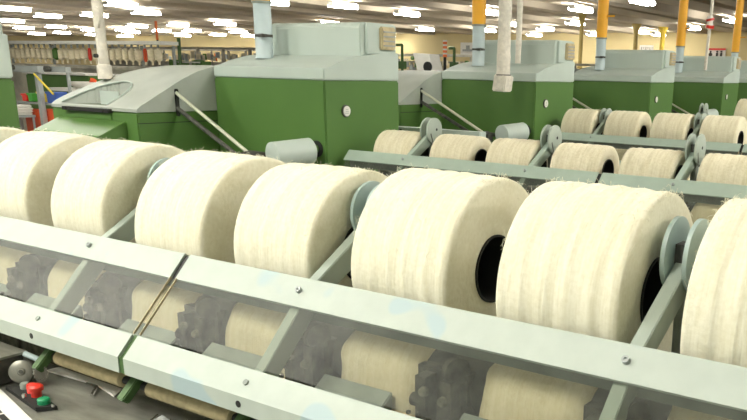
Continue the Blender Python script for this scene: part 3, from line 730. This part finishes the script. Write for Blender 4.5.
# ================================================================ roving packages
def make_package(x0, x1, r, yc, zc, seed, m, lb, group, rh=0.058, fuzz=0, tilt=0.0, edge=0.008):
    t = empty('roving_package', ((x0 + x1) / 2, yc, zc - r), lb, 'yarn package', group)
    rr = random.Random(seed); wd = x1 - x0
    prof = [(0.006, rh + 0.001), (0.003, rh + (r - rh) * 0.25), (0.0, rh + (r - rh) * 0.6), (0.0, r - edge * 1.2), (edge * 0.12, r - edge * 0.5), (edge * 0.45, r - edge * 0.12), (edge, r)]
    n = 34
    for i in range(1, n):
        t_ = edge + (wd - 2 * edge) * i / n
        bul = 0.0012 * (1 - (2 * i / n - 1) ** 2)
        prof.append((t_, r + bul + rr.uniform(-0.0006, 0.0007) + 0.0009 * math.sin(i * 0.9 + seed)))
    prof += [(wd - edge, r), (wd - edge * 0.45, r - edge * 0.12), (wd - edge * 0.12, r - edge * 0.5), (wd, r - edge * 1.2), (wd, rh + (r - rh) * 0.6), (wd - 0.004, rh + (r - rh) * 0.25), (wd - 0.008, rh + 0.001)]
    b = MB()
    b.lathe((x0, yc, zc), (1, tilt, 0), prof, 96, cap=False, wob=lambda q, a: 0.012 * noise.noise(Vector((q * 5 + seed, math.cos(a) * 1.2, math.sin(a) * 1.2))) + 0.004 * noise.noise(Vector((q * 60, math.cos(a) * 5, math.sin(a) * 5 + seed))))
    # inner bore of the yarn
    b.build('yarn_winding', m, t, True)
    b = MB()
    pr = [(0.004, rh * 1.012), (wd - 0.005, rh * 1.012), (wd - 0.005, rh * 0.96), (0.004, rh * 0.96)]
    c = b.lathe((x0, yc, zc), (1, tilt, 0), pr + [pr[0]], 48, cap=False); bmesh.ops.remove_doubles(b.bm, verts=b.bm.verts, dist=1e-6)
    b.build('black_core_tube', M['black'], t, True)
    b = MB(); b.lathe((x0 + 0.03, yc, zc), (1, tilt, 0), [(0, rh * 0.97), (0.01, rh * 0.97)], 32); b.build('core_end_plug', M['black'], t)
    if fuzz:
        b = MB()
        for i in range(fuzz):
            a = max(0.35, min(2.3, rr.gauss(math.pi / 2 - 0.1, 0.55))); q = rr.choice([rr.uniform(0.0, wd), rr.uniform(0.0, 0.012), wd - rr.uniform(0, 0.012)])
            e = r - 0.003 if 0.01 < q < wd - 0.01 else r - 0.007
            def P(q_, a_, e_): return Vector((x0 + q_, yc - math.cos(a_) * e_, zc + math.sin(a_) * e_))
            pts = [P(q, a, e)]
            da = rr.uniform(-0.10, 0.10); dq = rr.uniform(-0.008, 0.008); hh = rr.uniform(0.003, 0.015) * rr.uniform(0.3, 1)
            for s_ in (0.35, 0.7, 1.0): pts.append(P(q + dq * s_, a + da * s_, e + hh * math.sin(s_ * rr.uniform(1.4, 2.6))))
            b.tube(pts, 0.0003, 3)
        o = b.build('stray_fibres', m, t, True); o['kind'] = 'stuff'
    return t
G0 = 'cream roving packages in the front row'
row0 = [(-2.415, -2.235, 0.150, -0.318, 'sliver of cream roving package at the far left edge, behind the first full one'),
        (-2.118, -1.912, 0.149, -0.318, 'cream roving package at the left of the front row, cut by the photo edge'),
        (-1.814, -1.619, 0.153, -0.324, 'cream roving package in the front row, left of the leftmost visible arm'),
        (-1.510, -1.300, 0.161, -0.336, 'cream roving package in the front row, right of the leftmost visible arm'),
        (-1.218, -1.022, 0.152, -0.331, 'cream roving package in the front row, left of the half-hidden single disc'),
        (-0.926, -0.727, 0.155, -0.322, 'large cream roving package with open black core showing, middle right'),
        (-0.636, -0.434, 0.157, -0.320, 'cream roving package directly left of the twin guide discs at right'),
        (-0.345, -0.150, 0.157, -0.320, 'cream roving package cut by the right edge of the photo')]
PKG = []
for i, (a, c, r, zc, lb) in enumerate(row0):
    PKG.append(make_package(a, c, r, 1.165 + 0.49 * (r - 0.154), zc, 3 + i, M['yarn'], lb, G0, fuzz=420))
# farther rows: one prototype, copied
def offs(k): return PITCH * k
rows = {1: [(-2.44, 'cream package in the second row beside the green headstock, leftmost'), (-2.13, 'cream package in the second row right of the leftmost twin discs, black core open'),
            (-1.845, 'cream package in the second row left of the second pair of discs'), (-1.545, 'cream package in the second row right of the second pair of discs, ragged black core'),
            (-1.255, 'cream package in the second row left of the third pair of discs'), (-0.955, 'cream package in the second row at the right edge of the photo')],
        2: [(-2.46, 'cream package in the third row, leftmost, below the second headstock'), (-2.165, 'cream package in the third row, second from left, with open black core'),
            (-1.87, 'cream package in the third row, third from left'), (-1.575, 'cream package in the third row, at the right edge of the photo'), ],
        3: [(-1.93, 'cream package in the fourth row, top right at the photo edge')]}
RPS = {1: 0.103, 2: 0.131, 3: 0.160}
protos = {}
for k, lst in rows.items():
    r = RPS[k]; D = r - 0.154
    for i, (x, lb) in enumerate(lst):
        x -= 0.013; s = (k, i % 2)
        if s not in protos:
            q = make_package(x, x + 0.212, r, 1.165 + 0.49 * D, -0.318 + 0.87 * D, 40 + i * 7 + k, M['yarn_far'], lb, 'cream packages in the rows behind', rh=0.052, fuzz=120, edge=0.013)
            q.location.y += PITCH * k; protos[s] = (q, x)
        else:
            q, qx = protos[s]; c = copy_tree(q); c.location.x += x - qx; c['label'] = lb

# roving sheets running down over the drum in front of each package
def make_sheet(x0, x1, k, lb, group='cream roving sheets under the clear cover', m='sheet'):
    b = MB(); path = []; x0 -= 0.004; x1 -= 0.030
    for i in range(12):
        a = math.radians(75 + (180 - 75) * i / 11); path.append((1.04 + 0.051 * math.cos(a), -0.482 + 0.051 * math.sin(a), math.cos(a), math.sin(a)))
    for i in range(1, 5): path.append((0.989 - 0.002 * i, -0.482 - 0.015 * i, -1, 0))
    n = 22; loops = []; wd = x1 - x0; rr = random.Random(int(-x0 * 1000))
    for j, (y, z, ny, nz) in enumerate(path):
        loop = []
        for i in range(n):
            u = -1 + 2 * i / (n - 1); th = 0.012 * (1 - abs(u) ** 6) + 0.0005
            jj = 0.003 * math.sin(j * 0.8 + x0 * 9) * (abs(u) > 0.9)
            loop.append(b.bm.verts.new((x0 + wd * (u + 1) / 2 + jj, y + ny * th, z + nz * th)))
        for i in range(n - 1, -1, -1):
            u = -1 + 2 * i / (n - 1)
            loop.append(b.bm.verts.new((x0 + wd * (u + 1) / 2, y - ny * 0.002, z - nz * 0.002)))
        loops.append(loop)
    for A, B in zip(loops, loops[1:]):
        for i in range(len(A)): b.bm.faces.new((A[i], A[(i + 1) % len(A)], B[(i + 1) % len(A)], B[i]))
    b.bm.faces.new(loops[0]); b.bm.faces.new(loops[-1][::-1])
    bmesh.ops.translate(b.bm, verts=b.bm.verts, vec=(0, PITCH * k, 0))
    o = b.build('roving_sheet', M[m], smooth=True, loc=((x0 + x1) / 2, 1.0 + PITCH * k, -0.59))
    return tag(o, lb, 'yarn sheet', group)
SL = ['cream roving sheet under the cover at the left edge', 'cream roving sheet behind the leftmost inclined arm under the cover', 'cream roving sheet crossed by the thin yellowed cover joint',
      'cream roving sheet under the cover, just left of the middle inclined arm', 'wide cream roving sheet under the cover below the large package with open core', 'cream roving sheet under the cover at the lower right',
      'cream roving sheet under the cover in the bottom right corner']
for (a, c, r, _, _), lb in zip(row0[1:], SL): make_sheet(a, c, 0, lb)
for k, x, lb in ((1, -1.255, 'cream roving sheet below the second row rail, left of the third arm'), (1, -0.955, 'cream roving sheet below the second row rail at the right edge'), (1, -1.545, 'cream roving sheet below the second row joint'),
                 (2, -2.165, 'cream roving sheet seen below the third row rail between two packages'), (2, -1.87, 'cream roving sheet below the third row rail near the third arm'), (2, -2.46, 'cream roving sheet below the third row rail, leftmost')):
    make_sheet(x, x + 0.205, k, lb, 'cream roving sheets in the rows behind')

# ================================================================ lower left: delivery table, controls, rollers
def bracket(x):
    b = MB(); b.bar((x, 0.885, -0.540), (x - 0.008, 0.828, -0.598), 0.020, 0.018); return b.build('green_bracket', M['green_dark'], c0, bevel=0.002)
for x in (-1.605, -1.322, -1.03, -0.74, -0.45): bracket(x)
for a, c in ((-1.585, -1.365), (-1.29, -1.06), (-1.0, -0.77), (-0.71, -0.48)):
    b = MB(); b.lathe((a, 0.862, -0.574), (1, 0, 0), [(0, 0.010), (0.004, 0.0155), (c - a - 0.004, 0.0155), (c - a, 0.010)], 20); r = b.build('cloth_roller', M['cream'], c0, True)
    b = MB(); b.cyl((a - 0.02, 0.862, -0.574), (a + 0.001, 0.862, -0.574), 0.008); b.build('axle', M['black'], r, True); b = MB(); b.cyl((c - 0.001, 0.862, -0.574), (c + 0.02, 0.862, -0.574), 0.008); b.build('axle', M['black'], r, True)
b = MB(); b.prism([(0.60, -0.655), (0.905, -0.624), (0.905, -0.634), (0.60, -0.665)], -2.2, 0.6); b.build('delivery_table', M['steel'], c0)
b = MB(); b.box(-2.2, 0.6, 0.61, 0.90, -H + 0.02, -0.67); b.build('table_body', M['dark'], c0)
b = MB(); b.prism([(-1.66, 0.872), (-1.66, 0.900), (-1.44, 0.900), (-1.42, 0.868), (-1.50, 0.884)], -0.6245, -0.6215, 'Z'); tag(b.build('paper_flap', M['paper'], loc=(-1.5, 0.87, -0.624)), 'pale triangular sheet lying under the left cloth roller', 'paper')
b = MB(); b.tube([(-1.528, 0.880, -0.624), (-1.508, 0.879, -0.622), (-1.489, 0.876, -0.620), (-1.463, 0.849, -0.624)], 0.0035, 8); tag(b.build('bent_wire', M['chrome'], loc=(-1.45, 0.85, -0.625)), 'small bright V-bent wire standing on the steel table', 'wire')
# control plate
cp = MB(); cp.prism([(-1.655, 0.783), (-1.62, 0.812), (-1.475, 0.785), (-1.50, 0.757)], -0.636, -0.628, 'Z'); cpo = cp.build('control_plate', M['black'], c0)
def button(x, y, r, h, m, nm, mush=False):
    b = MB(); z = -0.628
    pf = [(0, r * 0.7), (h * 0.5, r * 0.7), (h * 0.55, r), (h * 0.85, r), (h, r * 0.75)] if mush else [(0, r), (h * 0.8, r), (h, r * 0.8)]
    b.lathe((x, y, z), (0, 0, 1), pf, 24); return b.build(nm, M[m], cpo, True)
button(-1.553, 0.790, 0.014, 0.024, 'red', 'red_stop_button', True)
button(-1.58, 0.796, 0.009, 0.018, 'red', 'red_button')
button(-1.507, 0.778, 0.0115, 0.011, 'btn_green', 'green_start_button')
button(-1.612, 0.800, 0.009, 0.012, 'drum', 'grey_button')
button(-1.565, 0.772, 0.004, 0.008, 'chrome', 'chrome_screw'); button(-1.477, 0.778, 0.003, 0.006, 'chrome', 'chrome_screw')
# hand wheel with gear
b = MB(); b.lathe((-1.652, 0.818, -0.607), (0.8, -0.6, 0.35), [(-0.010, 0.020), (-0.006, 0.0235), (0.005, 0.0235), (0.007, 0.021), (0.007, 0.008), (0.010, 0.006)], 32); hw = b.build('hand_wheel', M['steel'], c0, True)
b = MB(); b.lathe((-1.652, 0.818, -0.607), (0.8, -0.6, 0.35), [(0.009, 0.004), (0.012, 0.004)], 12); b.build('centre_screw', M['dark'], hw)
b = MB()
for i in range(14):
    a = 2 * math.pi * i / 14
    b.lathe((-1.612 + 0.004 * math.cos(a), 0.834 + 0.010 * math.cos(a), -0.606 + 0.016 * math.sin(a)), (1, -0.4, 0.2), [(-0.006, 0.003), (0.008, 0.003)], 8)
b.lathe((-1.612, 0.834, -0.606), (1, -0.4, 0.2), [(-0.004, 0.012), (0.006, 0.012)], 24); b.build('chain_sprocket', M['steel'], c0, True)
b = MB(); b.cyl((-1.665, 0.835, -0.575), (-1.635, 0.85, -0.588), 0.006); b.build('air_fitting', M['sleeve'], c0, True)
# dark cabinet box at the very left
t = empty('steel_junction_box', (-1.9, 0.77, -0.65), 'dark steel junction box at the lower left edge', 'box')
b = MB(); b.box(-2.15, -1.675, 0.70, 0.838, -0.632, -0.577); b.build('body', M['dark'], t, bevel=0.003)
b = MB(); b.box(-2.155, -1.668, 0.695, 0.843, -0.577, -0.572); b.build('lid', M['steel'], t)
# white slotted tray in the corner
t = empty('white_slotted_tray', (-1.5, 0.69, -0.66), 'white slotted tray strip in the bottom left corner', 'tray')
b = MB(); b.prism([(-1.66, 0.775), (-1.30, 0.69), (-1.30, 0.60), (-1.75, 0.70)], -0.650, -0.630, 'Z'); b.build('plate', M['paper'], t, bevel=0.002)
for i in range(4):
    x = -1.575 + i * 0.055; y = 0.722 - i * 0.013
    b = MB(); b.prism([(x, y), (x + 0.045, y - 0.0105), (x + 0.042, y - 0.021), (x - 0.003, y - 0.0105)], -0.6305, -0.6292, 'Z'); b.build('slot', M['black'], t)
b = MB(); b.prism([(-1.80, 0.825), (-1.66, 0.835), (-1.70, 0.80), (-1.82, 0.80)], -0.632, -0.622, 'Z'); tag(b.build('pale_strip', M['cream'], loc=(-1.74, 0.81, -0.63)), 'pale strip lying in front of the dark junction box', 'strip')
# lever bundle near the second roller
b = MB()
for i in range(5):
    b.bar((-1.262 + i * 0.009, 0.852, -0.618), (-1.232 + i * 0.009, 0.815, -0.610), 0.004, 0.006)
tag(b.build('lever_bundle', M['chrome'], loc=(-1.24, 0.83, -0.62)), 'bundle of thin chrome levers beside the second cloth roller', 'levers')
b = MB(); b.prism([(-1.235, 0.842), (-1.12, 0.818), (-1.10, 0.78), (-1.22, 0.795)], -0.626, -0.606, 'Z'); tag(b.build('steel_cover', M['stand'], loc=(-1.17, 0.81, -0.62)), 'flat grey steel cover on the table below the second roller', 'cover')

# grey guide beam behind the second row
t = empty('guide_beam', (-2.9, 3.5, -H), 'pale grey horizontal beam behind the second row packages with a green end', 'beam')
b = MB(); b.box(-2.98, -2.33, 3.53, 3.59, -0.338, -0.29); b.build('beam', M['grey'], t, bevel=0.004)
b = MB(); b.prism([(3.53, -0.338), (3.59, -0.338), (3.59, -0.38), (3.53, -0.42)], -2.45, -2.30); b.build('green_end', M['green'], t)
b = MB()
for i in range(4): b.lathe((-2.94 + i * 0.035, 3.53, -0.312), (0, -1, 0), [(0, 0.012), (0.006, 0.012)], 12)
b.build('dark_bolts', M['black'], t)
b = MB(); b.box(-2.95, -2.90, 3.535, 3.585, -H, -0.338); b.box(-2.45, -2.40, 3.535, 3.585, -H, -0.42); b.build('leg', M['drum'], t)

for o in bpy.data.objects:
    if '_w' in o: del o['_w']
